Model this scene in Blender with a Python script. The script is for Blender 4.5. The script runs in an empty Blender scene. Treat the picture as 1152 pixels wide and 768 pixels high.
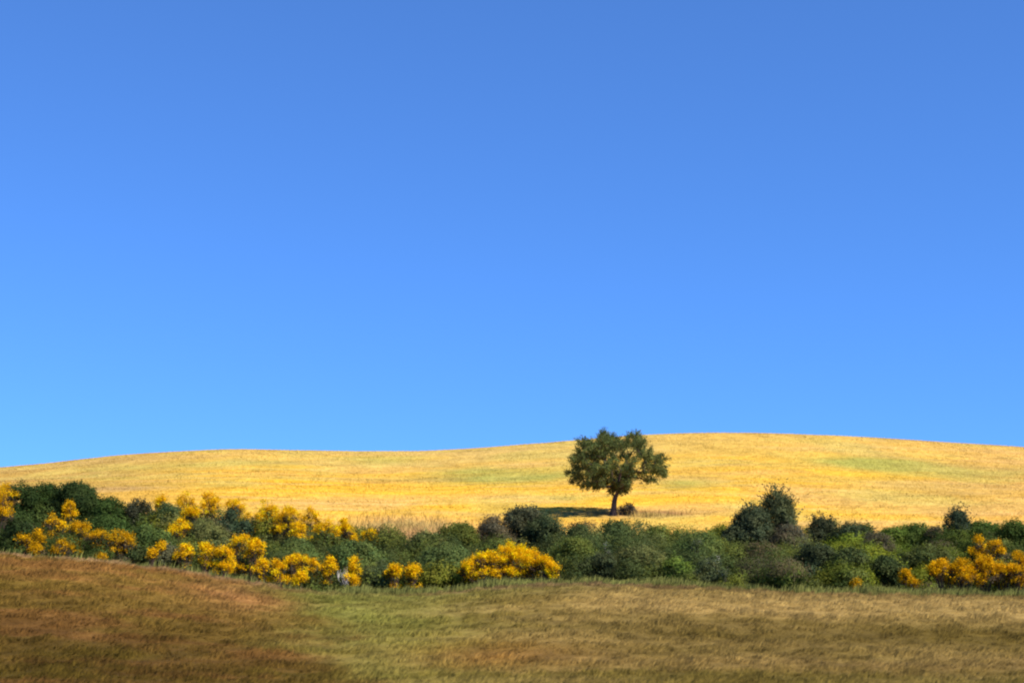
import bpy, math, random
import numpy as np
from mathutils import Vector

R = math.radians
S = bpy.context.scene
COL = S.collection

# ------------------------------------------------------------------ camera, world, sun, exposure
F = 1920.0            # focal length in photo pixels (60 mm on a 36 mm sensor, 1152 px wide)
HR = 700.0            # photo row of the true horizon
cam = bpy.data.cameras.new('camera')
cam.lens = 60.0
cam.sensor_width = 36.0
cam.shift_y = (HR - 384.0) / 1152.0
cam.clip_end = 8000.0
cam.dof.use_dof = True
cam.dof.focus_distance = 138.0
cam.dof.aperture_fstop = 0.62
camo = bpy.data.objects.new('camera', cam)
camo.rotation_euler = (R(90), 0, 0)
COL.objects.link(camo)
S.camera = camo

SUN_EL, SUN_AZ = 46.0, 121.0     # azimuth clockwise from +Y
w = bpy.data.worlds.new("World"); S.world = w; w.use_nodes = True
nt = w.node_tree
bg = nt.nodes['Background']
sk = nt.nodes.new('ShaderNodeTexSky'); sk.sky_type = 'NISHITA'; sk.sun_disc = False
sk.sun_elevation = R(SUN_EL); sk.sun_rotation = R(SUN_AZ)
sk.altitude = 12000; sk.air_density = 4.0; sk.dust_density = 0.0; sk.ozone_density = 10.0
hs = nt.nodes.new('ShaderNodeHueSaturation'); hs.inputs['Saturation'].default_value = 1.0
mx = nt.nodes.new('ShaderNodeMix'); mx.data_type = 'RGBA'; mx.blend_type = 'MULTIPLY'; mx.inputs[0].default_value = 1.0
mx.inputs[7].default_value = (0.84, 1.00, 1.20, 1)
nt.links.new(sk.outputs[0], hs.inputs['Color'])
nt.links.new(hs.outputs[0], mx.inputs[6])
nt.links.new(mx.outputs[2], bg.inputs[0])
bg.inputs[1].default_value = 0.080

sun = bpy.data.lights.new('sun', 'SUN'); sun.energy = 4.4; sun.angle = R(0.5); sun.color = (1.0, 0.93, 0.80)
suno = bpy.data.objects.new('sun', sun)
sd = Vector((math.sin(R(SUN_AZ)) * math.cos(R(SUN_EL)), math.cos(R(SUN_AZ)) * math.cos(R(SUN_EL)), math.sin(R(SUN_EL))))
suno.rotation_euler = sd.to_track_quat('Z', 'Y').to_euler()
suno.location = sd * 300
COL.objects.link(suno)

S.view_settings.view_transform = 'Standard'
S.view_settings.look = 'None'
S.view_settings.gamma = 1.0
S.view_settings.use_curve_mapping = False
S.view_settings.exposure = 0.95
S.render.engine = 'CYCLES'
S.cycles.use_denoising = True
S.cycles.filter_width = 2.2
S.cycles.max_bounces = 6
S.cycles.transparent_max_bounces = 4

rng = np.random.default_rng(11)

# ------------------------------------------------------------------ noise
def _hash(ix, iy, seed):
    h = (ix.astype(np.int64) * 374761393 + iy.astype(np.int64) * 668265263 + seed * 1442695041) & 0xFFFFFFFF
    h = ((h ^ (h >> 13)) * 1274126177) & 0xFFFFFFFF
    h = h ^ (h >> 16)
    return (h & 0xFFFF) / 65535.0

def vnoise(x, y, seed=0):
    x0 = np.floor(x); y0 = np.floor(y)
    fx = x - x0; fy = y - y0
    fx = fx * fx * (3 - 2 * fx); fy = fy * fy * (3 - 2 * fy)
    a = _hash(x0, y0, seed); b = _hash(x0 + 1, y0, seed); c = _hash(x0, y0 + 1, seed); d = _hash(x0 + 1, y0 + 1, seed)
    return (a * (1 - fx) + b * fx) * (1 - fy) + (c * (1 - fx) + d * fx) * fy

def fbm(x, y, seed=0, oct=4):
    s = 0; a = 0.5; t = 0
    for k in range(oct):
        s = s + a * vnoise(x * 2 ** k + 13.7 * k, y * 2 ** k + 7.1 * k, seed + k); t += a; a *= 0.5
    return s / t

def sstep(a, b, x):
    t = np.clip((x - a) / (b - a), 0, 1)
    return t * t * (3 - 2 * t)

# ------------------------------------------------------------------ terrain
def curve(pts):
    xs = np.array([p[0] for p in pts], float); ys = np.array([p[1] for p in pts], float)
    def f(u):
        k = 24.0                                   # smoothed linear interpolation
        s = 0
        for o, wgt in ((-2, .1), (-1, .2), (0, .4), (1, .2), (2, .1)):
            s = s + wgt * np.interp(u + o * k / 2, xs, ys)
        return s
    return f
lip_row = curve([(-500, 620), (0, 619), (60, 623), (100, 626), (180, 637), (250, 649), (320, 659), (380, 664), (480, 665), (560, 658), (640, 653), (700, 654), (800, 657), (900, 662), (1000, 665), (1152, 669), (1600, 672)])
back_row = curve([(-500, 585), (0, 588), (100, 592), (200, 597), (300, 603), (430, 610), (576, 617), (690, 616), (900, 618), (1152, 618), (1600, 618)])
tree_row = curve([(-500, 568), (0, 566), (100, 568), (200, 570), (300, 572), (430, 576), (576, 577), (690, 577), (900, 579), (1152, 581), (1600, 582)])
crest_row = curve([(-500, 548), (-200, 538), (0, 525), (60, 519), (130, 511), (200, 506.5), (260, 504), (350, 505.5), (420, 507), (470, 506.5), (520, 504), (576, 500), (640, 495), (720, 488.5), (790, 486), (860, 486), (940, 489), (1030, 494), (1152, 502), (1300, 514), (1600, 540)])

def height(x, y):
    x = np.asarray(x, float); y = np.asarray(y, float)
    x, y = np.broadcast_arrays(x, y)
    u = np.clip(576 + F * x / np.maximum(y, 50.0), -500, 1600)
    zl = (HR - 4.5 - lip_row(u)) / F * 100
    zt = [(-1e4, -1.8 + 0 * u), (0, -1.8 + 0 * u), (40, -2.1 + 0 * u),
          (60, -2.1 + 0.15 * zl),
          (100, zl), (104, zl + 0.1),
          (125, (HR - back_row(u)) / F * 125),
          (141, (HR - tree_row(u)) / F * 141),
          (190, None),
          (247, (HR - 4.5 - crest_row(u)) / F * 247),
          (290, (HR - 4.5 - crest_row(u)) / F * 247 + 0.4),
          (420, 14 + 0 * u), (700, -8 + 0 * u), (1500, -20 + 0 * u), (9000, -20 + 0 * u)]
    a, c = zt[7][1], zt[9][1]
    zt[8] = (190, a + (c - a) * 0.475)
    D = np.array([p[0] for p in zt], float); Z = np.stack([p[1] for p in zt])
    n = len(D)
    dl = np.diff(D)[:, None] * np.ones((1, u.size)); Zf = Z.reshape(n, -1)
    m = np.diff(Zf, axis=0) / dl
    T = np.zeros_like(Zf)                                # monotone slopes
    pos = m[:-1] * m[1:] > 0
    h0, h1 = dl[:-1], dl[1:]
    w1 = 2 * h1 + h0; w2 = h1 + 2 * h0
    with np.errstate(divide='ignore', invalid='ignore'):
        hm = (w1 + w2) / (w1 / m[:-1] + w2 / m[1:])
    T[1:-1] = np.where(pos, hm, 0)
    yf = np.clip(y.reshape(-1), -9999, 8999)
    k = np.clip(np.searchsorted(D, yf, side='right') - 1, 0, n - 2)
    j = np.arange(yf.size)
    h = D[k + 1] - D[k]; t = (yf - D[k]) / h
    z = (Zf[k, j] * (1 + 2 * t) * (1 - t) ** 2 + T[k, j] * h * t * (1 - t) ** 2 + Zf[k + 1, j] * t * t * (3 - 2 * t) + T[k + 1, j] * h * t * t * (t - 1))
    z = z.reshape(x.shape)
    amp = sstep(30, 90, y) * (1 - sstep(200, 250, y) * 0.8)
    z = z + amp * (fbm(x / 9, y / 9, 3) - .5) * 0.45
    return z

def h1(x, y): return float(height(np.array([x]), np.array([y]))[0])

def ground_y(px, row, lo=102.0, hi=246.0):
    """distance along +Y at which the ground seen in column px lies at the given row"""
    ys = np.linspace(lo, hi, 600)
    rows = HR - F * height((px - 576) / F * ys, ys) / ys
    i = np.argmax(rows <= row) if (rows <= row).any() else len(ys) - 1
    return float(ys[i])

# ------------------------------------------------------------------ mesh and object helpers
def mesh_from(name, V, faces, col=None, smooth=False):
    """faces: list of (m,k) int arrays"""
    me = bpy.data.meshes.new(name)
    V = np.asarray(V, np.float32)
    me.vertices.add(len(V)); me.vertices.foreach_set('co', V.ravel())
    loops = np.concatenate([f.ravel() for f in faces]).astype(np.int32)
    tot = np.concatenate([np.full(len(f), f.shape[1], np.int32) for f in faces])
    start = np.concatenate([[0], np.cumsum(tot)[:-1]]).astype(np.int32)
    me.loops.add(len(loops)); me.loops.foreach_set('vertex_index', loops)
    me.polygons.add(len(tot)); me.polygons.foreach_set('loop_start', start)
    try: me.polygons.foreach_set('loop_total', tot)
    except Exception: pass
    if smooth: me.polygons.foreach_set('use_smooth', np.ones(len(tot), bool))
    me.update(calc_edges=True)
    if col is not None:
        a = me.color_attributes.new('Tint', 'FLOAT_COLOR', 'POINT')
        c = np.ones((len(V), 4), np.float32); c[:, :3] = col
        a.data.foreach_set('color', c.ravel())
    return me

def link(name, me, mat, parent=None, loc=None):
    me.materials.append(mat)
    o = bpy.data.objects.new(name, me); COL.objects.link(o)
    if parent is not None: o.parent = parent
    if loc is not None: o.location = loc
    return o

def thing(name, loc, label, cat, group=None):
    o = bpy.data.objects.new(name, None); COL.objects.link(o); o.location = loc
    o.empty_display_size = 0.3
    o['label'] = label; o['category'] = cat
    if group: o['group'] = group
    return o

def tint_mat(name, rough=0.85, transl=0.0, noise=None, bump=0.0, fac=0.25, up=0.0, spec=0.04):
    """colour comes from the thing's own per-leaf / per-patch tint, broken up by procedural noise"""
    m = bpy.data.materials.new(name); m.use_nodes = True
    n = m.node_tree; b = n.nodes['Principled BSDF']; out = n.nodes['Material Output']
    b.inputs['Roughness'].default_value = rough
    b.inputs['Specular IOR Level'].default_value = spec
    at = n.nodes.new('ShaderNodeAttribute'); at.attribute_name = 'Tint'
    src = at.outputs['Color']
    if noise:
        tc = n.nodes.new('ShaderNodeNewGeometry')
        mp = n.nodes.new('ShaderNodeMapping'); mp.inputs['Scale'].default_value = noise
        n.links.new(tc.outputs['Position'], mp.inputs['Vector'])
        nz = n.nodes.new('ShaderNodeTexNoise'); nz.inputs['Scale'].default_value = 1.0
        nz.inputs['Detail'].default_value = 6; nz.inputs['Roughness'].default_value = 0.7
        n.links.new(mp.outputs[0], nz.inputs['Vector'])
        mr = n.nodes.new('ShaderNodeMapRange')
        mr.inputs['From Min'].default_value = 0.3; mr.inputs['From Max'].default_value = 0.7
        mr.inputs['To Min'].default_value = 1 - fac; mr.inputs['To Max'].default_value = 1 + fac
        n.links.new(nz.outputs['Fac'], mr.inputs['Value'])
        mm = n.nodes.new('ShaderNodeVectorMath'); mm.operation = 'SCALE'
        n.links.new(src, mm.inputs[0]); n.links.new(mr.outputs[0], mm.inputs['Scale'])
        src = mm.outputs[0]
        if bump:
            bp = n.nodes.new('ShaderNodeBump'); bp.inputs['Strength'].default_value = 1.0; bp.inputs['Distance'].default_value = bump
            n.links.new(nz.outputs['Fac'], bp.inputs['Height']); n.links.new(bp.outputs[0], b.inputs['Normal'])
    n.links.new(src, b.inputs['Base Color'])
    if up:                                   # thin stalks scatter like a soft mat: blend the shading normal towards up
        ge = n.nodes.new('ShaderNodeNewGeometry'); ad = n.nodes.new('ShaderNodeVectorMath'); ad.operation = 'ADD'; ad.inputs[1].default_value = (0, 0, up)
        nn = n.nodes.new('ShaderNodeVectorMath'); nn.operation = 'NORMALIZE'
        n.links.new(ge.outputs['Normal'], ad.inputs[0]); n.links.new(ad.outputs[0], nn.inputs[0]); n.links.new(nn.outputs[0], b.inputs['Normal'])
    if transl:
        tr = n.nodes.new('ShaderNodeBsdfTranslucent'); ms = n.nodes.new('ShaderNodeMixShader'); ms.inputs[0].default_value = transl
        n.links.new(src, tr.inputs['Color'])
        n.links.new(b.outputs[0], ms.inputs[1]); n.links.new(tr.outputs[0], ms.inputs[2])
        n.links.new(ms.outputs[0], out.inputs['Surface'])
    return m

M_GROUND = tint_mat('dry_ground', 0.95, noise=(1.2, 0.8, 1.2), bump=0.10, fac=0.3)
M_GRASS = tint_mat('grass_blades', 0.85, transl=0.3, up=1.1)
M_WHEAT = tint_mat('wheat_stalks', 0.9, transl=0.25, up=2.6)
M_LEAF = tint_mat('leaves', 0.7, transl=0.36, spec=0.08)
M_FLOWER = tint_mat('petals', 0.7, transl=0.3)
M_BARK = tint_mat('bark', 0.9, noise=(6, 6, 1.5), bump=0.03, fac=0.35)
M_TWIG = tint_mat('twigs', 0.9)

# ------------------------------------------------------------------ ground colours (own colours of crop, dry grass, green patches; plus painted tree shadow)
TSEED = 6
TX = (690 - 576) / F
TREE_Y = ground_y(690, 579, 126, 160)
TREE = np.array([TX * TREE_Y, TREE_Y])

def patch(u, y, cu, cy, ru, ry):
    d = ((u - cu) / ru) ** 2 + ((y - cy) / ry) ** 2
    return np.exp(-d)

def lerp(a, b, t):
    t = np.asarray(t)[..., None]
    return a * (1 - t) + np.array(b) * t

# rows of the photograph -> distance on the hill at a given column
GP = [(1010, 524, 70, 9, 0.8), (1100, 534, 60, 6, 0.7), (960, 519, 50, 4, .5), (580, 538, 75, 8, 0.75), (530, 530, 50, 5, .4), (770, 545, 40, 7, 0.5),
      (430, 517, 40, 5, 0.4), (190, 524, 60, 5, 0.35), (300, 520, 60, 4, 0.35), (120, 532, 60, 6, .3), (640, 560, 30, 3, .35), (1150, 530, 30, 5, .55)]
GPD = []
for cu, row, ru, dr, a in GP:
    y0, y1, yc = ground_y(cu, row + dr, 126), ground_y(cu, row - dr, 126), ground_y(cu, row, 126)
    GPD.append((cu, yc, ru, max((y1 - y0) / 2, 1.5), a))

def hill_colour(x, y):
    u = 576 + F * x / np.maximum(y, 50)
    n1 = fbm(x / 14, y / 9, 21); n2 = fbm(x / 3.2, y / 2.6, 22); n3 = fbm(x / 40, y / 14, 23)
    n4 = fbm(x / 12, y / 1.8, 24)
    gold = np.array([0.72, 0.455, 0.048]) * np.ones(x.shape + (1,))
    c = lerp(gold, (0.60, 0.40, 0.13), sstep(0.42, 0.7, n1) * 0.7)
    c = lerp(c, (0.62, 0.46, 0.19), sstep(0.5, 0.72, n4) * 0.45)
    c = lerp(c, (0.42, 0.36, 0.09), sstep(0.45, 0.75, n3) * 0.45)
    top = sstep(175, 240, y + 30 * (n3 - .5))
    c = lerp(c, (0.56, 0.43, 0.15), top * 0.75)
    g = np.zeros(x.shape)
    for cu, yc, ru, ry, a in GPD:
        g = g + a * patch(u, y, cu, yc, ru, ry)
    g = np.clip(g * (0.55 + 0.9 * n2), 0, 0.9)
    c = lerp(c, (0.33, 0.36, 0.085), np.clip(g * 1.35, 0, .9))
    # dry pale strip along the hedge, russet dry grass by the broom
    low = 1 - sstep(129, 141, y + 8 * (n1 - .5))
    c = lerp(c, (0.58, 0.37, 0.14), low * 0.55)
    dry = patch(u, y, 465, 131, 60, 5.5) * 1.35
    c = lerp(c, (0.48, 0.33, 0.19), np.clip(dry, 0, .9) * (0.5 + 0.6 * n2))
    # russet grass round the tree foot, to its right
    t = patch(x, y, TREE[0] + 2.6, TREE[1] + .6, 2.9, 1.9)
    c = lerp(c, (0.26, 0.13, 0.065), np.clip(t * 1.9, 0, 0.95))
    t = patch(x, y, TREE[0] - 2.5, TREE[1] + 1.0, 2.6, 1.6)  # tree's cast shadow painted in: crop darkened to olive left of the trunk
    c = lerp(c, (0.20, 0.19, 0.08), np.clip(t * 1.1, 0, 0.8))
    # left shoulder slightly duller with brown furrow
    f = patch(u, y, 130, ground_y(130, 549, 126), 50, 2.5)
    c = lerp(c, (0.30, 0.19, 0.12), f * 0.6)
    lft = 1 - sstep(40, 330, u)
    c = lerp(c, (0.44, 0.31, 0.11), lft * 0.65)
    rgt = sstep(960, 1160, u)
    c = lerp(c, (0.52, 0.32, 0.11), rgt * 0.45)
    # floor of the hedge: green undergrowth
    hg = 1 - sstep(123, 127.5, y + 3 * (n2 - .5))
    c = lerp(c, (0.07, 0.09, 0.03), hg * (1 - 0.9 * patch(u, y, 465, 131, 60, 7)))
    n5 = fbm(x / 1.1, y / 16, 25, 3); n6 = fbm(x / 9, y / 1.3, 26, 3); n7 = fbm(x / .7, y / 2.2, 27, 2)
    k = 0.68 + 0.20 * n2 + 0.22 * n5 + 0.26 * n6 + 0.16 * n7
    k = k * (1 - .14 * sstep(.62, .76, fbm(x / 2.2, y / 2.8, 28, 3)))
    c = lerp(c, (0.52, 0.47, 0.13), sstep(.50, .72, fbm(x / 7, y / 6, 29)) * (1 - hg) * .45)
    c = c * np.array([.78, .70, .62])
    return c * k[..., None]

def meadow_colour(x, y):
    u = 576 + F * x / np.maximum(y, 50)
    n1 = fbm(x / 5, y / 4.5, 31); n2 = fbm(x / 1.1, y / 1.6, 32); n3 = fbm(x / 13, y / 7, 33); n4 = fbm(x / 6 + y / 30, y / 2.6, 34); n5 = fbm(x / .55, y / 1.2, 35, 3)
    olive = np.array([0.225, 0.155, 0.036]) * np.ones(x.shape + (1,))
    c = lerp(olive, (0.36, 0.245, 0.075), sstep(0.40, 0.64, n4) * 0.7)
    c = lerp(c, (0.16, 0.125, 0.022), sstep(0.50, 0.72, n3) * 0.5)
    # greener hollow in the middle
    g = np.exp(-((u - 400 + (y - 90) * 1.0) / 120) ** 2) * (0.4 + 0.6 * sstep(60, 85, y))
    c = lerp(c, (0.185, 0.195, 0.036), np.clip(g * (0.35 + 0.9 * n1), 0, .8))
    g = sstep(330, 420, u) * (1 - sstep(640, 760, u)) * sstep(88, 97, y)
    c = lerp(c, (0.21, 0.19, 0.045), g * .6)
    # russet hillock to the left
    r = (1 - sstep(230, 370, u + 150 * (n1 - .5) + 70 * (n2 - .5) - (92 - y) * 2.0))
    c = lerp(c, (0.135, 0.078, 0.014), r * 0.85)
    c = lerp(c, (0.19, 0.088, 0.024), r * sstep(.44, .64, n4) * 0.75)
    c = lerp(c, (0.105, 0.075, 0.011), r * sstep(.50, .70, n3) * 0.6)
    s = np.exp(-((u - 265) / 60) ** 2) * np.exp(-((y - 88) / 7) ** 2)
    c = lerp(c, (0.27, 0.135, 0.045), np.clip(s * (.3 + .9 * n1), 0, .8))
    # straw band on the right behind the dark band
    s = sstep(520, 800, u) * np.exp(-np.abs((y - 89) / 8.0) ** 3)
    c = lerp(c, (0.50, 0.335, 0.11), np.clip(s * (0.45 + 0.75 * n1), 0, .92))
    s = sstep(640, 760, u) * np.exp(-((y - 76.5 - 4 * (n3 - .5)) / 4.2) ** 2)
    c = lerp(c, (0.135, 0.092, 0.018), np.clip(s * .62, 0, .93))
    s = sstep(560, 640, u) * np.exp(-((y - 66 - 6 * (n3 - .5)) / 5) ** 2)
    c = lerp(c, (0.36, 0.23, 0.075), np.clip(s * (0.1 + 0.9 * n1), 0, .8))
    s = np.exp(-((u - 560) / 90) ** 2) * np.exp(-((y - 68) / 5) ** 2)
    c = lerp(c, (0.30, 0.145, 0.035), np.clip(s * 0.7, 0, .9))
    # pale brown verge at the hedge foot
    v = sstep(95.5, 98.5, y + 2 * (n1 - .5)) * (1 - 0.75 * np.exp(-((u - 410) / 90) ** 2)) * (1 - 0.6 * sstep(700, 900, u))
    c = lerp(c, (0.25, 0.155, 0.075), v * 0.7)
    v = sstep(100.5, 102.5, y)
    c = lerp(c, (0.09, 0.11, 0.03), v)
    up = np.clip(r * sstep(66, 92, y), 0, 1)
    c = c * (1 + .85 * up + .28 * np.exp(-((u - 450) / 170) ** 2))[..., None]
    k = (0.84 * (0.50 + 0.52 * n2 + 0.46 * n5)) * (1 - .28 * sstep(.52, .68, fbm(x / .8, y / 1.0, 36, 2)))
    return c * k[..., None]

def sheet(name, ys, xs, colfn, close_at=None):
    X, Y = np.meshgrid(xs, ys)
    Z = height(X, Y)
    V = np.stack([X, Y, Z], -1).reshape(-1, 3)
    nx, ny = len(xs), len(ys)
    i = np.arange(nx - 1)[None, :] + nx * np.arange(ny - 1)[:, None]
    Fc = np.stack([i, i + 1, i + 1 + nx, i + nx], -1).reshape(-1, 4)
    c = np.clip(colfn(X, Y), 0.005, 0.8).reshape(-1, 3)
    o = link(name, mesh_from(name, V, [Fc], c, smooth=True), M_GROUND)
    o['kind'] = 'structure'
    return o

xs = np.concatenate([[-3000, -2000, -1200, -700, -420, -280, -210, -170], np.arange(-140, 141, 0.9), [170, 210, 280, 420, 700, 1200, 2000, 3000]])
SPLIT = 103.0
sheet('meadow', np.concatenate([[-3000, -1000, -300, -100, -40, 0], np.arange(10, 55, 3.0), np.arange(55, SPLIT, 0.4), [SPLIT]]), xs, lambda x, y: meadow_colour(x, y) * .72)
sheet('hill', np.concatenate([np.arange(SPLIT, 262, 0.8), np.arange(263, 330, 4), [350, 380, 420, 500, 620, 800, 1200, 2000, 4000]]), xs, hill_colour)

# ------------------------------------------------------------------ grass
def blades(P, hgt, wid, lean, col, seg=1, spread=0.0):
    """P (n,3) foot points; lean (n,2) tip offset; one tapered blade (triangle or 3-point strip) each"""
    n = len(P)
    a = rng.uniform(0, np.pi, n)
    d = np.stack([np.cos(a), np.sin(a), np.zeros(n)], -1) * (wid[:, None] * .5)
    tip = P + np.stack([lean[:, 0], lean[:, 1], hgt], -1)
    mid = P + np.stack([lean[:, 0] * .3, lean[:, 1] * .3, hgt * .6], -1)
    V = np.stack([P - d, P + d, mid + d * .8, mid - d * .8, tip], 1).reshape(-1, 3)
    b = np.arange(n)[:, None] * 5
    C = np.repeat(col, 5, axis=0)
    return V, [b + np.array([[0, 1, 2, 3]]), b + np.array([[3, 2, 4]])], C

def field(name, label, cat, n, y0, y1, margin, colfn, hfn, wfn, leanfn, mask=None, jitter=0.25, mat=None):
    # area-uniform in a trapezoid seen from around the camera
    y = np.sqrt(rng.uniform(y0 ** 2, y1 ** 2, n))
    half = 576 / F * y + margin
    x = rng.uniform(-1, 1, n) * half
    if mask is not None:
        k = rng.uniform(0, 1, n) < mask(x, y); x, y = x[k], y[k]
    n = len(x)
    P = np.stack([x, y, height(x, y) - 0.03], -1)
    c = colfn(x, y) * rng.uniform(1 - jitter, 1 + jitter, n)[:, None]
    c = np.clip(c, 0.004, 0.75)
    V, fc, C = blades(P, hfn(x, y), wfn(x, y), leanfn(x, y), c)
    o = link(name, mesh_from(name, V, fc, C), mat or M_GRASS)
    o['kind'] = 'stuff'; o['label'] = label; o['category'] = cat
    return o

U = lambda n, a, b: rng.uniform(a, b, n)
field('wheat', 'ripe golden crop covering the hill behind the hedge', 'crop', 520000, 126, 256, 28,
      lambda x, y: hill_colour(x, y) * 1.08,
      lambda x, y: U(len(x), .03, .10) * (0.6 + 1.0 * fbm(x / 3, y / 3, 5)), lambda x, y: U(len(x), .06, .12),
      lambda x, y: np.stack([U(len(x), -.16, .2), U(len(x), -.2, .2)], -1), jitter=0.08, mat=M_WHEAT)
field('dry_grass', 'tall dry russet grass on the hill edge beside the yellow broom', 'dry grass', 52000, 124, 140, 2,
      lambda x, y: hill_colour(x, y) * 1.0,
      lambda x, y: U(len(x), .25, .75), lambda x, y: U(len(x), .035, .06),
      lambda x, y: np.stack([U(len(x), -.25, .3), U(len(x), -.2, .2)], -1),
      mask=lambda x, y: np.clip(1.6 * patch(576 + F * x / y, y, 465, 130, 55, 4.5) + 1.2 * patch(x, y, TREE[0] + 2.8, TREE[1] + .4, 2.3, 1.1), 0, 1))
def wind(x, y, k):
    a = fbm(x / 2.2, y / 3.0, 41)
    return np.stack([k * (0.35 + 1.1 * a) + U(len(x), -.10, .10), U(len(x), -.12, .12)], -1)
field('meadow_grass', 'uneven wind-swept dry grass of the meadow in front of the hedge', 'grass', 820000, 48, 102.5, 20,
      lambda x, y: meadow_colour(x, y) * 1.12,
      lambda x, y: U(len(x), .05, .19) * (0.4 + 1.4 * sstep(.35, .75, fbm(x / .7, y / .9, 6))), lambda x, y: U(len(x), .02, .045),
      lambda x, y: wind(x, y, .20), jitter=0.35)

# ------------------------------------------------------------------ foliage
def leaves(C, N, size, col, aspect=0.6, bias=0.6):
    """one diamond leaf-sprig per centre; N outward directions; bias = how far the leaf faces outwards"""
    n = len(C)
    r = rng.normal(size=(n, 3)); r /= np.linalg.norm(r, axis=1)[:, None]
    nn = N * bias + r * (1 - bias); nn /= np.linalg.norm(nn, axis=1)[:, None] + 1e-9
    q = rng.normal(size=(n, 3))
    t = np.cross(nn, q); t /= np.linalg.norm(t, axis=1)[:, None] + 1e-9
    b = np.cross(nn, t)
    s = np.asarray(size)[:, None]
    bend = nn * s * 0.25
    V = np.stack([C - t * s, C - b * s * aspect + bend, C + t * s, C + b * s * aspect + bend], 1).reshape(-1, 3)
    f = np.arange(n)[:, None] * 4 + np.array([[0, 1, 2, 3]])
    return V, f, np.repeat(col, 4, axis=0)

def sphere_dirs(n, zmin=-1.0):
    z = rng.uniform(zmin, 1, n); a = rng.uniform(0, 2 * np.pi, n); r = np.sqrt(1 - z * z)
    return np.stack([r * np.cos(a), r * np.sin(a), z], -1)

def lobe_leaves(lobes, per, size, base, var=0.25, zmin=-0.3, shell=0.72, bias=0.70, hue=0.12):
    """lobes: (cx,cy,cz,rx,ry,rz); leaves fill each lobe, denser near its skin, clustered in sprigs"""
    Cs, Ns, Ks, Ss = [], [], [], []
    for L in lobes:
        c = np.array(L[:3]); r = np.array(L[3:6])
        n = int(2.1 * per * (r[0] * r[1] + r[0] * r[2] + r[1] * r[2]) / 3)
        n = max(n, 24)
        ns = max(n // 10, 4)
        D = sphere_dirs(ns, zmin)
        rad = 1 - (1 - shell) * rng.uniform(0, 1, ns) ** 1.8 + rng.normal(0, .07, ns)
        sc = c + D * r * rad[:, None]
        i = rng.integers(0, ns, n)
        p = sc[i] + rng.normal(0, 1, (n, 3)) * (0.09 + 0.06 * min(r))
        Cs.append(p); Ns.append(D[i]); Ss.append(rng.uniform(.6, 1.4, n) * size * rng.uniform(.75, 1.25))
        lobe_k = rng.uniform(1 - var, 1 + var)
        sk_ = rng.uniform(0.8, 1.2, ns)[i] * lobe_k * rng.uniform(.85, 1.15, n)
        col = np.array(base)[None] * sk_[:, None]
        h = (rng.uniform(-hue, hue, ns)[i] + rng.uniform(-hue, hue))[:, None] * np.array([[1.0, .25, -.2]])
        Ks.append(np.clip(col * (1 + h), .004, .8))
    return leaves(np.concatenate(Cs), np.concatenate(Ns), np.concatenate(Ss) * .74, np.concatenate(Ks), bias=bias)

def tube(pts, radii, sides=6):
    pts = np.asarray(pts, float); n = len(pts)
    V = []; 
    for i in range(n):
        d = pts[min(i + 1, n - 1)] - pts[max(i - 1, 0)]; d /= np.linalg.norm(d) + 1e-9
        a = np.cross(d, [0.3, 0.9, 0.1]); a /= np.linalg.norm(a) + 1e-9; b = np.cross(d, a)
        for k in range(sides):
            t = 2 * np.pi * k / sides
            V.append(pts[i] + radii[i] * (a * np.cos(t) + b * np.sin(t)))
    Fc = [(i * sides + k, i * sides + (k + 1) % sides, (i + 1) * sides + (k + 1) % sides, (i + 1) * sides + k) for i in range(n - 1) for k in range(sides)]
    return np.array(V), np.array(Fc)

def tubes_mesh(name, list_pr, col, sides=5):
    Vs, Fs, o = [], [], 0
    for p, r in list_pr:
        v, f = tube(p, r, sides); Vs.append(v); Fs.append(f + o); o += len(v)
    V = np.concatenate(Vs)
    c = np.array(col)[None] * rng.uniform(.8, 1.2, (len(V), 1))
    return mesh_from(name, V, [np.concatenate(Fs)], c, smooth=True)

def dome_lobes(wd, ht, n, dp=None, flat=0.0, rs=1.0):
    """lobes of a shrub standing on z=0, wd wide and ht high"""
    dp = dp or wd * .8
    out = []
    for k in range(n):
        a = rng.uniform(0, 2 * np.pi); q = math.sqrt(rng.uniform(0, 1)) * .78
        x = q * math.cos(a) * wd / 2; y = q * math.sin(a) * dp / 2
        topz = ht * math.sqrt(max(1 - q * q * (1 - flat), .1))
        r = rng.uniform(.16, .27) * min(wd, ht * 1.6) * rs
        r = min(r, topz * .55)
        z = topz - r * .9 if rng.uniform() < .65 else rng.uniform(r * .6, max(topz - r, r))
        out.append((x, y, z, r * rng.uniform(.9, 1.25), r * rng.uniform(.9, 1.2), r * rng.uniform(.75, 1.0)))
    return out

def stems_for(lobes, n, rbase=0.035, up=1.0):
    out = []
    for k in range(n):
        L = lobes[k % len(lobes)]
        e = np.array(L[:3]) + sphere_dirs(1, 0)[0] * np.array(L[3:6]) * up
        b = np.array([L[0] * .3 + rng.normal(0, .08), L[1] * .3 + rng.normal(0, .08), -0.08])
        m = b * .5 + e * .5 + np.append(rng.normal(0, .08, 2), .12)
        out.append(([b, m, e], [rbase, rbase * .6, rbase * .18]))
    return out

def place(px, base, wpx, top, y=None):
    y = y or ground_y(px, base)
    x = (px - 576) / F * y
    z = h1(x, y)
    s = y / F
    row_base = HR - F * z / y
    return x, y, z, wpx * s, max((row_base - top) * s, .35)

GREEN = (0.122, 0.142, 0.026)
DARK = (0.064, 0.082, 0.022)
GREY = (0.135, 0.146, 0.044)
BRIGHT = (0.180, 0.190, 0.024)
BROWN = (0.120, 0.098, 0.046)
YELLOW = (0.85, 0.455, 0.004)

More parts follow.
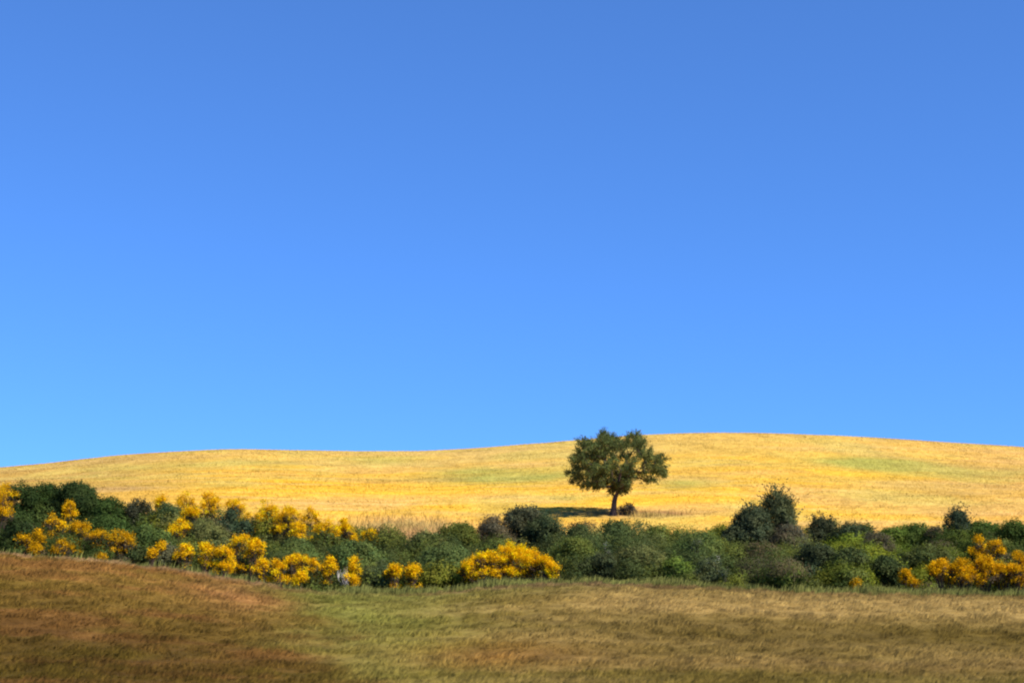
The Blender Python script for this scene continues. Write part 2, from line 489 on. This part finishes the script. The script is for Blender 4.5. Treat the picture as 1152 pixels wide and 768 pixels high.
def green_bush(px, top, base, wpx, kind, label, cat='bush', y=None, spiky=0.0, name='green_bush', group='green bushes of the hedge'):
    x, y, z, wd, ht = place(px, base, wpx, top, y)
    if kind not in (GREEN, GREY, BRIGHT, BROWN, DARK): kind = tuple(np.array(kind) * (1.25 if px < 160 else 1.4 if px > 900 else 1.65) * np.array([1.05, 1, .9]))
    root = thing(name, (x, y, z), label, cat, group)
    lobes = dome_lobes(wd, ht, int(np.clip(6 + wd * ht * 1.6, 7, 26) * (1.8 if spiky else 1.2)), rs=.78 if spiky else .95)
    for k in range(int(3 + wd * ht * .7)):          # skirt and filling below the crown
        a = rng.uniform(0, 6.28); q = rng.uniform(.1, .75); rr = min(wd, ht) * rng.uniform(.2, .3)
        lobes.append((q * math.cos(a) * wd / 2, q * math.sin(a) * wd * .4, rng.uniform(.05, .55) * ht, rr * 1.1, rr, rr))
    Vs, f, c = lobe_leaves(lobes, 560, .085, kind)
    if True:
        n = int((12 + spiky * 45) * max(wd * ht / 5, .4))
        L = [lobes[i] for i in rng.integers(0, len(lobes), n)]
        S2 = []
        P, N = [], []
        for l in L:
            d = sphere_dirs(1, .1)[0]; d[2] = abs(d[2]) + .6; d /= np.linalg.norm(d)
            b = np.array(l[:3]) + d * np.array(l[3:6]) * .8
            ln = rng.uniform(.25, .5 + .15 * spiky)
            for t in np.linspace(0, 1, 9):
                P.append(b + d * ln * t + rng.normal(0, .05, 3)); N.append(d)
        P, N = np.array(P), np.array(N)
        v2, f2, c2 = leaves(P, N, rng.uniform(.05, .09, len(P)), np.array(kind)[None] * rng.uniform(.8, 1.2, (len(P), 1)), bias=.2)
        f2 = f2 + len(Vs); Vs = np.concatenate([Vs, v2]); f = np.concatenate([f, f2]); c = np.concatenate([c, c2])
    link('foliage', mesh_from('foliage', Vs, [f], c), M_LEAF, root)
    link('stems', tubes_mesh('stems', stems_for(lobes, 9 + int(wd * 2)), (0.05, 0.04, 0.03)), M_TWIG, root)
    return root

TWIGGY = (0.062, 0.050, 0.030)
def broom(px, top, base, wpx, label, fl=0.55, green=TWIGGY, y=None, tone=1.0, depth=None, group='flowering broom shrubs of the hedge', name='broom_shrub', cat='shrub', bloom=YELLOW, zlow=0.30):
    """yellow flowering shrub: dark twiggy base, dense flower heads over the upper part"""
    if px < 165: fl *= .78; tone *= .92
    if px < 530: wpx = wpx * .88; top = top + 3
    elif px > 1050: wpx = wpx * 1.08; fl = .7
    x, y, z, wd, ht = place(px, base, wpx, top, y)
    root = thing(name, (x, y, z), label, cat, group)
    lobes = dome_lobes(wd, ht, int(np.clip(7 + wd * 4.5, 8, 26)), dp=depth, rs=.85)
    Vs, f, c = lobe_leaves([(l[0], l[1], l[2] * .86, l[3] * .9, l[4] * .9, l[5] * .9) for l in lobes], 420, .07, green, hue=.3)
    link('foliage', mesh_from('foliage', Vs, [f], c), M_LEAF, root)
    link('stems', tubes_mesh('stems', stems_for(lobes, 16 + int(wd * 6), .028), (0.085, 0.055, 0.045)), M_TWIG, root)
    # flower heads: small tight puffs on the upper skin of the lobes
    heads = []
    for l in lobes:
        if l[2] + l[5] < ht * zlow and rng.uniform() > .4: continue
        nh = max(int(fl * 28 * max(l[3], .35)), 3)
        D = sphere_dirs(nh, -.05)
        for d in D:
            if d[2] < .15 and rng.uniform() > .55: continue
            r = rng.uniform(.07, .17)
            p = np.array(l[:3]) + d * np.array(l[3:6]) * rng.uniform(.92, 1.12)
            if p[2] < ht * .2: continue
            heads.append((p[0], p[1], p[2], r * rng.uniform(.7, 1.4), r * 1.1, r * rng.uniform(.6, 1.5)))
    Vs, f, c = lobe_leaves(heads, 1300, .058, np.array(bloom) * tone, var=.25, zmin=-.4, shell=.5, bias=.6, hue=.08)
    link('flowers', mesh_from('flowers', Vs, [f], c), M_FLOWER, root)
    return root

# ------------------------------------------------------------------ continuous undergrowth of the hedge
def band_front(u): return np.interp(u, [-60, 0, 150, 300, 450, 1250], [101.5, 101.5, 102, 102.5, 103, 103])
lobes = []
for k in range(1180):
    y = rng.uniform(102.8, 125.0)
    half = 576 / F * y + 23
    x = rng.uniform(-half, half)
    u = 576 + F * x / y
    if y > 121.5 and 410 < u < 520: continue
    if y < 107.5 and (1042 < u < 1165 or 522 < u < 628): continue
    if y < 106 and (195 < u < 345 or 430 < u < 474): continue
    if y > 122.5 and u < 400 and rng.uniform() < .6: continue
    r = rng.uniform(.5, 1.35)
    if y > 114: r *= rng.uniform(1.0, 1.25)
    if y < 104: r *= .55
    z = h1(x, y)
    g = [GREEN, GREEN, GREY, BRIGHT, DARK, (0.11, 0.125, 0.035)]
    lobes.append(((x, y, z + r * rng.uniform(.2, .75), r * 1.15, r * 1.1, r * rng.uniform(.7, 1.0)), u))
Vs_, Fs_, Cs_, o_ = [], [], [], 0
for L, u in lobes:
    q = fbm(np.array([L[0] / 6]), np.array([L[1] / 5]), 71)[0] + rng.uniform(-.12, .12)
    base = DARK if q < .44 else GREEN if q < .56 else GREY if q < .62 else BRIGHT
    base = np.array(base)
    if u < 170: base = np.array([0.052, 0.076, 0.017]) * rng.uniform(.8, 1.3)
    if u > 930: base = base * np.array([.85, .95, .7])
    if rng.uniform() < .05: base = np.array(BROWN) * .8
    v, f, c = lobe_leaves([L], 430, .085, base, zmin=-.15)
    Vs_.append(v); Fs_.append(f + o_); Cs_.append(c); o_ += len(v)
o = link('undergrowth', mesh_from('undergrowth', np.concatenate(Vs_), [np.concatenate(Fs_)], np.concatenate(Cs_)), M_LEAF)
o['kind'] = 'stuff'; o['label'] = 'tangled green bramble undergrowth filling the hedge between the bushes'; o['category'] = 'undergrowth'

field('verge_weeds', 'rank green weeds and grass along the foot of the hedge', 'weeds', 90000, 99.5, 104.5, 20,
      lambda x, y: np.array([0.16, 0.165, 0.045]) * (0.6 + 0.8 * fbm(x / 1.5, y / 1.5, 91))[..., None],
      lambda x, y: U(len(x), .12, .6) * (0.2 + 1.5 * fbm(x / 1.3, y / 1.3, 92)), lambda x, y: U(len(x), .03, .06),
      lambda x, y: wind(x, y, .12), mask=lambda x, y: sstep(.38, .62, fbm(x / 3, y / 1.2, 93)) * sstep(99.4, 101.5, y) * (.15 + .85 * sstep(-11.5, -8, x)))

# ------------------------------------------------------------------ the lone tree
def grow(root_pt, fork, clumps, rtrunk, rtip=0.022, seed=1):
    """connect clump centres to the fork by branching limbs; returns polylines with radii"""
    nodes = [np.array(fork, float)]; par = [-1]
    order = sorted(range(len(clumps)), key=lambda i: np.linalg.norm(clumps[i] - nodes[0]))
    ends = []
    for i in order:
        c = clumps[i]; best = None
        for j, nd in enumerate(nodes):
            d = np.linalg.norm(c - nd); dr = np.linalg.norm(nd - nodes[0])
            if dr > np.linalg.norm(c - nodes[0]) : continue
            cost = d + .28 * dr
            if best is None or cost < best[0]: best = (cost, j, d)
        j = best[1]; d = best[2]
        k = max(1, int(d / .6)); p0 = nodes[j]; prev = j
        for t in range(1, k + 1):
            s = t / k
            p = p0 * (1 - s) + c * s + (rng.normal(0, .07, 3) if t < k else 0) + np.array([0, 0, .10 * math.sin(math.pi * s) * d])
            nodes.append(p); par.append(prev); prev = len(nodes) - 1
        ends.append(prev)
    load = np.zeros(len(nodes))
    for e in ends:
        q = e
        while q != -1: load[q] += 1; q = par[q]
    R_ = rtip * np.sqrt(np.maximum(load, 1)); R_ = np.minimum(R_, rtrunk * .8)
    segs = []
    for i in range(1, len(nodes)):
        segs.append(([nodes[par[i]], nodes[i]], [min(R_[par[i]], R_[i] * 1.25), R_[i]]))
    return segs

def in_poly(px, py, poly):
    c = False; j = len(poly) - 1
    for i in range(len(poly)):
        if (poly[i][1] > py) != (poly[j][1] > py) and px < (poly[j][0] - poly[i][0]) * (py - poly[i][1]) / (poly[j][1] - poly[i][1]) + poly[i][0]: c = not c
        j = i
    return c

CROWN = [(634, 524), (640, 519), (648, 509), (646, 500), (655, 492), (668, 489), (680, 484), (690, 488), (700, 489), (712, 488), (719, 485), (724, 490), (728, 500), (732, 506), (740, 508), (747, 514), (751, 523), (748, 535), (739, 540), (726, 539), (716, 536), (712, 545), (706, 553), (700, 555), (694, 553), (687, 552), (680, 548), (672, 549), (662, 547), (655, 549), (650, 542), (641, 541), (642, 535), (636, 530)]
HOLES = [(717, 525, 6, 5), (690, 534, 4, 5), (683, 545, 4, 3), (700, 522, 3, 3), (663, 540, 3, 3)]
ty = float(TREE[1]); s = ty / F
tz = h1(TREE[0], ty)
rng = np.random.default_rng(TSEED)
tree = thing('broadleaf_tree', (TREE[0], ty, tz), 'lone round-crowned tree with bare forked trunk on the golden hill', 'tree')
row0 = HR - F * tz / ty
clumps = []
tries = 0
while len(clumps) < 320 and tries < 60000:
    tries += 1
    px = rng.uniform(634, 751); py = rng.uniform(484, 556)
    if len(clumps) > 270: px = rng.uniform(655, 725); py = rng.uniform(524, 555)
    if not in_poly(px, py, CROWN): continue
    m = 4.0
    if not (in_poly(px - m, py, CROWN) and in_poly(px + m, py, CROWN) and in_poly(px, py - m, CROWN)): continue
    if any(((px - a) / (c + .5)) ** 2 + ((py - b) / (d + .5)) ** 2 < 1 for a, b, c, d in HOLES): continue
    q = ((px - 692) / 62) ** 2 + ((py - 525) / 44) ** 2
    dep = math.sqrt(max(1 - q, 0.05)) * 3.5
    yy = rng.uniform(-1, 1) * dep
    if py > 545: yy *= .6
    p = np.array([(px - 690) * s, yy, (row0 - py) * s])
    # hollow inside under the dome: keep the middle airy
    if np.linalg.norm((p - np.array([0, 0, 3.0])) / np.array([4.2, 3.5, 3.4])) < .30 and rng.uniform() < .4: continue
    clumps.append(p)
fork = np.array([(692 - 690) * s, 0, (row0 - 560) * s])
segs = grow(None, fork, clumps, 0.2, rtip=0.017)
trunk_pts = [np.array([-.03, 0, -.25]), np.array([-.02, 0, .05]), np.array([.03, 0, .5]), np.array([.08, .02, 1.1]), fork, fork + np.array([0, 0, .25])]
trunk_col = (0.085, 0.060, 0.052)
link('trunk', tubes_mesh('trunk', [(trunk_pts, [.40, .30, .24, .21, .20, .15])] + segs, trunk_col, 8), M_BARK, tree)
TL = []
for p in clumps:
    r = rng.uniform(.22, .46)
    TL.append((p[0], p[1], p[2], r * 1.15, r * 1.1, r * .8))
Vs, f, c = lobe_leaves(TL, 520, .075, (0.130, 0.155, 0.045), var=.38, zmin=-.7, shell=.35, bias=.35, hue=.15)
# hanging and upright sprays round the outline
P, N = [], []
for p in clumps:
    d = p - np.array([0, 0, 2.6])
    if np.linalg.norm(d / np.array([4.2, 3.5, 3.2])) < .75 and not (p[2] < 3.1 and p[0] < 1): continue
    for k in range(8):
        e = d / np.linalg.norm(d) + rng.normal(0, .35, 3)
        if p[2] < 4.2: e[2] -= .8 if p[0] < 0 else .5
        e /= np.linalg.norm(e); ln = rng.uniform(.3, .7)
        for t in np.linspace(.2, 1, 12):
            P.append(p + e * ln * t + rng.normal(0, .035, 3)); N.append(e)
P, N = np.array(P), np.array(N)
v2, f2, c2 = leaves(P, N, rng.uniform(.04, .075, len(P)), np.array([[.105, .128, .040]]) * rng.uniform(.75, 1.25, (len(P), 1)), bias=.15)
f = np.concatenate([f, f2 + len(Vs)]); Vs = np.concatenate([Vs, v2]); c = np.concatenate([c, c2])
link('crown', mesh_from('crown', Vs, [f], c), M_LEAF, tree)

rng = np.random.default_rng(77)
# ------------------------------------------------------------------ shrubs: (px, top row, foot row, width px)
green_bush(706, 567, 580.5, 26, (0.075, 0.060, 0.044), 'small dark purplish bush at the foot of the lone tree', y=ty + .35, name='dark_bush', group=None)
green_bush(872, 553, 606, 42, (0.055, 0.066, 0.030), 'tall dark shrub rising highest above the right half of the hedge', 'shrub', y=121.0, spiky=5, name='tall_shrub', group='dark shrubs standing above the hedge')
green_bush(826, 591, 616, 36, (0.040, 0.052, 0.026), 'low dark bush at the left foot of the tallest hedge shrub', y=119)
green_bush(846, 569, 612, 46, (0.038, 0.050, 0.026), 'dark ragged shrub joined to the left side of the tallest hedge shrub', 'shrub', y=119.5, spiky=2.5, name='tall_shrub', group='dark shrubs standing above the hedge')
green_bush(886, 590, 618, 46, (0.070, 0.065, 0.042), 'greyish low bush at the right foot of the tallest hedge shrub', y=118.5)
green_bush(924, 583, 612, 36, (0.038, 0.048, 0.026), 'small dark pointed shrub right of the tallest hedge shrub', 'shrub', y=122.0, spiky=3, name='tall_shrub', group='dark shrubs standing above the hedge')
green_bush(956, 588, 618, 48, (0.036, 0.050, 0.024), 'dark bush between the small pointed shrub and the brown patch', y=121)
green_bush(1075, 575, 606, 36, (0.030, 0.046, 0.026), 'dark upright shrub above the orange broom at the right edge', 'shrub', y=122.0, spiky=3.5, name='tall_shrub', group='dark shrubs standing above the hedge')
green_bush(1052, 592, 612, 26, BROWN, 'brown twiggy bush left of the dark upright shrub near the right edge', y=121)
green_bush(986, 598, 622, 40, (0.080, 0.070, 0.040), 'brownish bush with bare twigs in the right part of the hedge', y=118)
green_bush(588, 568, 606, 46, (0.055, 0.062, 0.035), 'wispy twiggy shrub poking above the hedge left of the tree shadow', 'shrub', y=121.5, spiky=1.6, name='tall_shrub', group='dark shrubs standing above the hedge')
green_bush(555, 580, 606, 42, (0.078, 0.068, 0.042), 'brownish bush beside the wispy shrub above the big broom', y=121)
green_bush(614, 578, 606, 46, (0.040, 0.055, 0.024), 'dark green bush right of the wispy twiggy shrub', y=120.5)
green_bush(516, 585, 612, 46, GREEN, 'green bush where the dry grass strip ends above the big broom', y=120)
green_bush(480, 597, 622, 44, GREY, 'grey green bush below the strip of dry grass', y=117)
green_bush(690, 584, 612, 40, (0.05, 0.072, 0.024), 'rounded green bush in the hedge directly below the lone tree', y=122)
green_bush(655, 590, 615, 40, (0.042, 0.060, 0.022), 'dark green bush below the tree shadow', y=121)
green_bush(735, 591, 618, 44, GREEN, 'green bush in the hedge below the russet grass right of the tree', y=122)
green_bush(720, 612, 652, 60, GREY, 'wide grey green bush low in the hedge with a pale flowering sprig', y=106.5)
green_bush(676, 622, 655, 44, (0.035, 0.045, 0.020), 'dark bush in a shadowed hollow right of the big yellow broom', y=105.5)
green_bush(646, 604, 638, 50, (0.075, 0.098, 0.022), 'light green bush above the right end of the big yellow broom', y=110)
green_bush(785, 598, 628, 60, (0.065, 0.09, 0.024), 'broad green bush in mid hedge left of the tallest shrub', y=115)
green_bush(812, 591, 612, 32, BRIGHT, 'bright yellow green bush on the skyline of the hedge left of the tallest shrub', y=121.5)
green_bush(760, 625, 655, 38, (0.075, 0.115, 0.020), 'bright green bush at the hedge foot left of the white blossom', y=105)
green_bush(795, 630, 658, 40, (0.045, 0.058, 0.026), 'dull green bush at the hedge foot just left of the white blossom', y=104.7)
green_bush(880, 632, 660, 60, (0.07, 0.095, 0.022), 'low green bush at the hedge foot below the tallest shrub', y=105)
green_bush(915, 612, 655, 60, (0.035, 0.048, 0.022), 'large dark bush low in the hedge right of the tallest shrub', y=108)
green_bush(955, 615, 658, 50, (0.048, 0.066, 0.022), 'mid green bush above the single small broom flower', y=107)
green_bush(1000, 625, 660, 50, (0.038, 0.055, 0.018), 'dark green bush left of the pair of small broom plants', y=106)
green_bush(1005, 592, 618, 44, (0.065, 0.10, 0.016), 'bright green bush on the hedge top between two dark shrubs', y=122)
green_bush(1040, 610, 640, 56, (0.055, 0.070, 0.020), 'olive bush above the left end of the long orange broom row', y=113)
green_bush(1034, 588, 612, 50, (0.050, 0.080, 0.016), 'green bush on the hedge top just left of the dark upright shrub', y=122.5)
green_bush(968, 589, 612, 40, (0.055, 0.078, 0.020), 'green bush on the hedge top behind the brownish twiggy bush', y=122.8)
green_bush(1108, 586, 612, 54, (0.045, 0.075, 0.014), 'green bush on the hedge top right of the dark upright shrub', y=122)
green_bush(1142, 584, 615, 44, (0.045, 0.072, 0.014), 'green bush at the top right end of the hedge', y=121)
green_bush(22, 540, 592, 44, (0.026, 0.046, 0.012), 'dark green bush beside the tall broom at the left edge', y=119)
green_bush(48, 541, 588, 44, (0.028, 0.050, 0.012), 'dark green bush second from the tall broom at the left edge', y=121)
green_bush(84, 541, 590, 54, (0.028, 0.048, 0.014), 'large dark round bush highest in the left part of the hedge', y=120)
green_bush(122, 559, 596, 44, (0.034, 0.060, 0.014), 'green bush on the slope right of the large dark round bush', y=119.5)
green_bush(158, 561, 600, 36, (0.055, 0.058, 0.034), 'grey twiggy bush at the hedge top between green bushes on the left', y=120, spiky=.8)
green_bush(188, 562, 600, 36, (0.042, 0.066, 0.024), 'green bush left of the far row of broom', y=119)
green_bush(20, 585, 620, 50, (0.022, 0.036, 0.010), 'very dark bush low at the left edge of the hedge', y=105)
green_bush(120, 580, 618, 56, (0.040, 0.070, 0.016), 'green bush behind the big left broom cluster', y=112)
green_bush(168, 590, 628, 56, (0.055, 0.085, 0.022), 'light green bush between the left and middle broom clusters', y=108)
green_bush(232, 585, 612, 50, GREY, 'grey green bush between upper and lower rows of broom', y=112)
green_bush(262, 572, 602, 40, (0.030, 0.048, 0.026), 'dark bush under the far strip of broom', y=118)
green_bush(330, 606, 636, 60, (0.065, 0.092, 0.026), 'pale green bush between the upper and lower broom on the middle left', y=111)
green_bush(400, 606, 638, 66, (0.062, 0.090, 0.026), 'wide green bush below the right end of the upper broom row', y=110)
green_bush(430, 600, 622, 30, (0.036, 0.055, 0.022), 'small dark bush at the tip of the upper broom row', y=119)
green_bush(500, 612, 656, 66, (0.060, 0.085, 0.026), 'large green bush between the broom pair and the big yellow broom', y=107)
green_bush(425, 630, 660, 36, (0.058, 0.076, 0.030), 'grey green bush just left of the broom pair', y=105)
green_bush(190, 612, 638, 40, (0.060, 0.064, 0.036), 'dull brownish bush at the hedge foot left of the middle broom', y=105)
green_bush(150, 614, 634, 34, (0.040, 0.056, 0.020), 'dark green bush at the hedge foot right of the left broom cluster', y=104)

B = broom
B(2, 531, 588, 36, 'tall broom in orange bloom at the far left edge of the hedge', y=115, tone=.9)
B(1, 548, 598, 28, 'lower broom in front of the tall one at the left edge', y=111, tone=.85)
B(78, 561, 600, 15, 'small lone broom below the large dark round bush', y=114, tone=.9)
B(60, 574, 612, 32, 'topmost broom of the big left cluster, left of its middle', y=109.5, tone=.8)
B(88, 584, 618, 44, 'broad broom in the middle of the big left cluster', y=107, tone=.72)
B(112, 592, 622, 34, 'thinly flowered dark broom in the lower part of the left cluster', y=105, tone=.72, fl=.4)
B(136, 594, 628, 40, 'broom at the right end of the big left cluster', y=104, tone=.75)
B(26, 592, 622, 20, 'orange broom low near the left edge in front of dark bushes', y=103.4, tone=.68)
B(43, 594, 622, 14, 'narrow broom between the low left one and the big cluster', y=103.8, tone=.68, fl=.45)
B(38, 608, 626, 14, 'very small broom at the hedge foot near the left edge', y=102.8, tone=.55, fl=.4)
B(72, 604, 624, 34, 'low sparse broom at the hedge foot under the left cluster', y=103.2, tone=.6, fl=.35)
B(115, 622, 631, 8, 'tiny broom tuft at the field edge below the left cluster', y=101.9, tone=.75)
B(180, 555, 592, 14, 'small broom first on the left of the far row', y=121)
B(209, 551, 592, 24, 'bright broom second from the left in the far row', y=121)
B(236, 552, 592, 32, 'broom with brown twigs third from the left in the far row', y=121.5)
B(266, 560, 592, 36, 'low broom in the far row above the dark bush', y=122)
B(215, 565, 604, 30, 'arched broom over brown twigs below the far row', y=115.5, depth=1.0)
B(203, 581, 612, 34, 'broom in mid slope below the arched one', y=112)
B(183, 607, 634, 12, 'tiny sparse broom left of the middle lower row', y=104.5, fl=.4, tone=.8)
B(171, 616, 636, 10, 'tiniest sparse broom at the hedge foot on the left', y=103.6, fl=.35, tone=.75)
B(208, 611, 640, 24, 'broom at the left end of the middle lower row', y=103.8)
B(232, 608, 643, 28, 'second broom from the left in the middle lower row', y=104.0)
B(252, 613, 645, 26, 'third broom from the left in the middle lower row', y=103.8)
B(252, 632, 650, 26, 'low broom at the field edge under the middle lower row', y=103.0, fl=.4, tone=.9)
B(271, 597, 642, 34, 'tall domed broom at the right end of the middle lower row', y=106)
B(288, 604, 644, 26, 'broom on the right shoulder of the tall domed one', y=105.5)
B(297, 559, 600, 42, 'large broom in the middle of the upper row', y=119)
B(324, 565, 604, 42, 'large broom on the right slope of the upper row', y=117.5)
B(337, 583, 610, 28, 'broom spilling forward below the upper row', y=114.5)
B(349, 568, 602, 24, 'broom behind the gap in the upper row', y=121)
B(366, 578, 610, 38, 'wide broom right of the gap in the upper row', y=117)
B(388, 586, 612, 34, 'broom near the right end of the upper row', y=117.5)
B(386, 580, 606, 18, 'small broom behind the right end of the upper row', y=121)
B(416, 591, 616, 26, 'last small broom at the right tip of the upper row', y=119)
B(297, 626, 656, 24, 'broom at the left end of the lower central row', y=103.8)
B(313, 625, 658, 20, 'second broom of the lower central row', y=103.8)
B(333, 619, 659, 32, 'tallest broom of the lower central row', y=104.5)
B(352, 626, 660, 18, 'sparse broom right of the tallest in the lower central row', y=104.8, fl=.4)
B(337, 641, 663, 16, 'little broom at the field edge under the lower central row', y=103.1)
B(370, 621, 660, 19, 'round single broom left of the white bare branches', y=104.2)
B(400, 625, 660, 19, 'round broom right of the white bare branches', y=104.5)
B(393, 642, 664, 17, 'small low broom below the white bare branches', y=103.3)
B(442, 631, 662, 20, 'left broom of the pair in front of the green hedge', y=104)
B(463, 630, 664, 23, 'right broom of the pair in front of the green hedge', y=104)
B(545, 622, 657, 46, 'left part shrub of the big bright yellow broom clump', y=104.6, fl=.8, tone=1.05, zlow=.2)
B(572, 611, 657, 56, 'tallest and brightest broom in the centre of the hedge', y=104.9, fl=.85, tone=1.05, zlow=.2)
B(596, 617, 655, 36, 'right shoulder shrub of the big bright yellow broom clump', y=104.8, fl=.8, tone=1.05, zlow=.2)
B(612, 627, 655, 18, 'small broom trailing off the right of the big clump', y=104.0)
B(623, 633, 655, 14, 'last low broom at the right end of the big clump', y=103.6)
B(963, 653, 664, 9, 'single little broom at the hedge foot right of centre', y=103.3, tone=.75)
B(1018, 643, 664, 11, 'left plant of the pair of small broom near the right', y=103.8, tone=.75)
B(1028, 652, 664, 9, 'right plant of the pair of small broom near the right', y=103.2, tone=.65, fl=.4)
B(1102, 604, 632, 18, 'small orange broom high above the long right row', y=114, tone=.8)
B(1118, 607, 634, 16, 'second small orange broom high above the long right row', y=114, tone=.75)
B(1062, 628, 664, 32, 'first orange broom at the left end of the long right row', y=104.5, tone=.8)
B(1084, 630, 665, 30, 'second orange broom of the long right row', y=104.3, tone=.75)
B(1108, 627, 666, 34, 'third orange broom of the long right row', y=104.6, tone=.72)
B(1130, 633, 667, 30, 'fourth orange broom of the long right row', y=104.3, tone=.7)
B(1149, 620, 668, 26, 'tall orange broom at the right edge of the picture', y=105.5, tone=.72)
B(1146, 637, 669, 24, 'lower orange broom in front at the right edge', y=103.8, tone=.66)

# ------------------------------------------------------------------ pale branches and blossom
x, y, z, wd, ht = place(388, 656, 12, 636, 103.4)
bare = thing('bare_branches', (x, y, z), 'whitish bare branches between two round yellow brooms', 'dead branches')
tb = []
for k in range(12):
    e = np.array([rng.normal(0, wd * .32), rng.normal(0, .25), ht * rng.uniform(.55, 1.05)])
    b = np.array([rng.normal(0, .06), rng.normal(0, .06), -.05]); m = (b + e) / 2 + rng.normal(0, .18, 3)
    tb.append(([b, m, e], [.016, .013, .008]))
    for q in range(4):
        e2 = m + (e - m) * .5 + rng.normal(0, .18, 3); tb.append(([m, (m + e2) / 2 + rng.normal(0, .03, 3), e2], [.016, .012, .008]))
link('branches', tubes_mesh('branches', tb, (0.42, 0.38, 0.34)), M_TWIG, bare)

def blossom(px, top, base, wpx, y, label, n, k=1.0):
    x, y, z, wd, ht = place(px, base, wpx, top, y)
    r = thing('blossoming_shrub', (x, y, z), label, 'shrub', 'white blossoming shrubs in the hedge')
    lb = dome_lobes(wd, ht, 8)
    v, f, c = lobe_leaves(lb, 420, .08, (0.075, 0.10, 0.035)); link('foliage', mesh_from('foliage', v, [f], c), M_LEAF, r)
    link('stems', tubes_mesh('stems', stems_for(lb, 8), (0.07, 0.06, 0.05)), M_TWIG, r)
    hd = []
    for i in range(n):
        l = lb[rng.integers(0, len(lb))]; d = sphere_dirs(1, 0)[0]; p = np.array(l[:3]) + d * np.array(l[3:6]) * 1.05
        q = rng.uniform(.05, .11); hd.append((*p, q, q, q * .8))
    v, f, c = lobe_leaves(hd, 1500, .03, np.array([.75, .70, .60]) * k, hue=.03); link('flowers', mesh_from('flowers', v, [f], c), M_FLOWER, r)
blossom(803, 623, 650, 22, 106, 'green shrub with white blossom low in the hedge below its bright top', 17)
blossom(816, 640, 658, 18, 104, 'small shrub with faint white blossom at the hedge foot', 7, .6)
blossom(784, 605, 630, 22, 112, 'green shrub dotted with pale blossom in mid hedge', 9, .6)
blossom(683, 612, 645, 12, 106, 'slim pale flowering shrub beside the shadowed hollow', 9, .55)
print('faces', sum(len(m.polygons) for m in bpy.data.meshes))
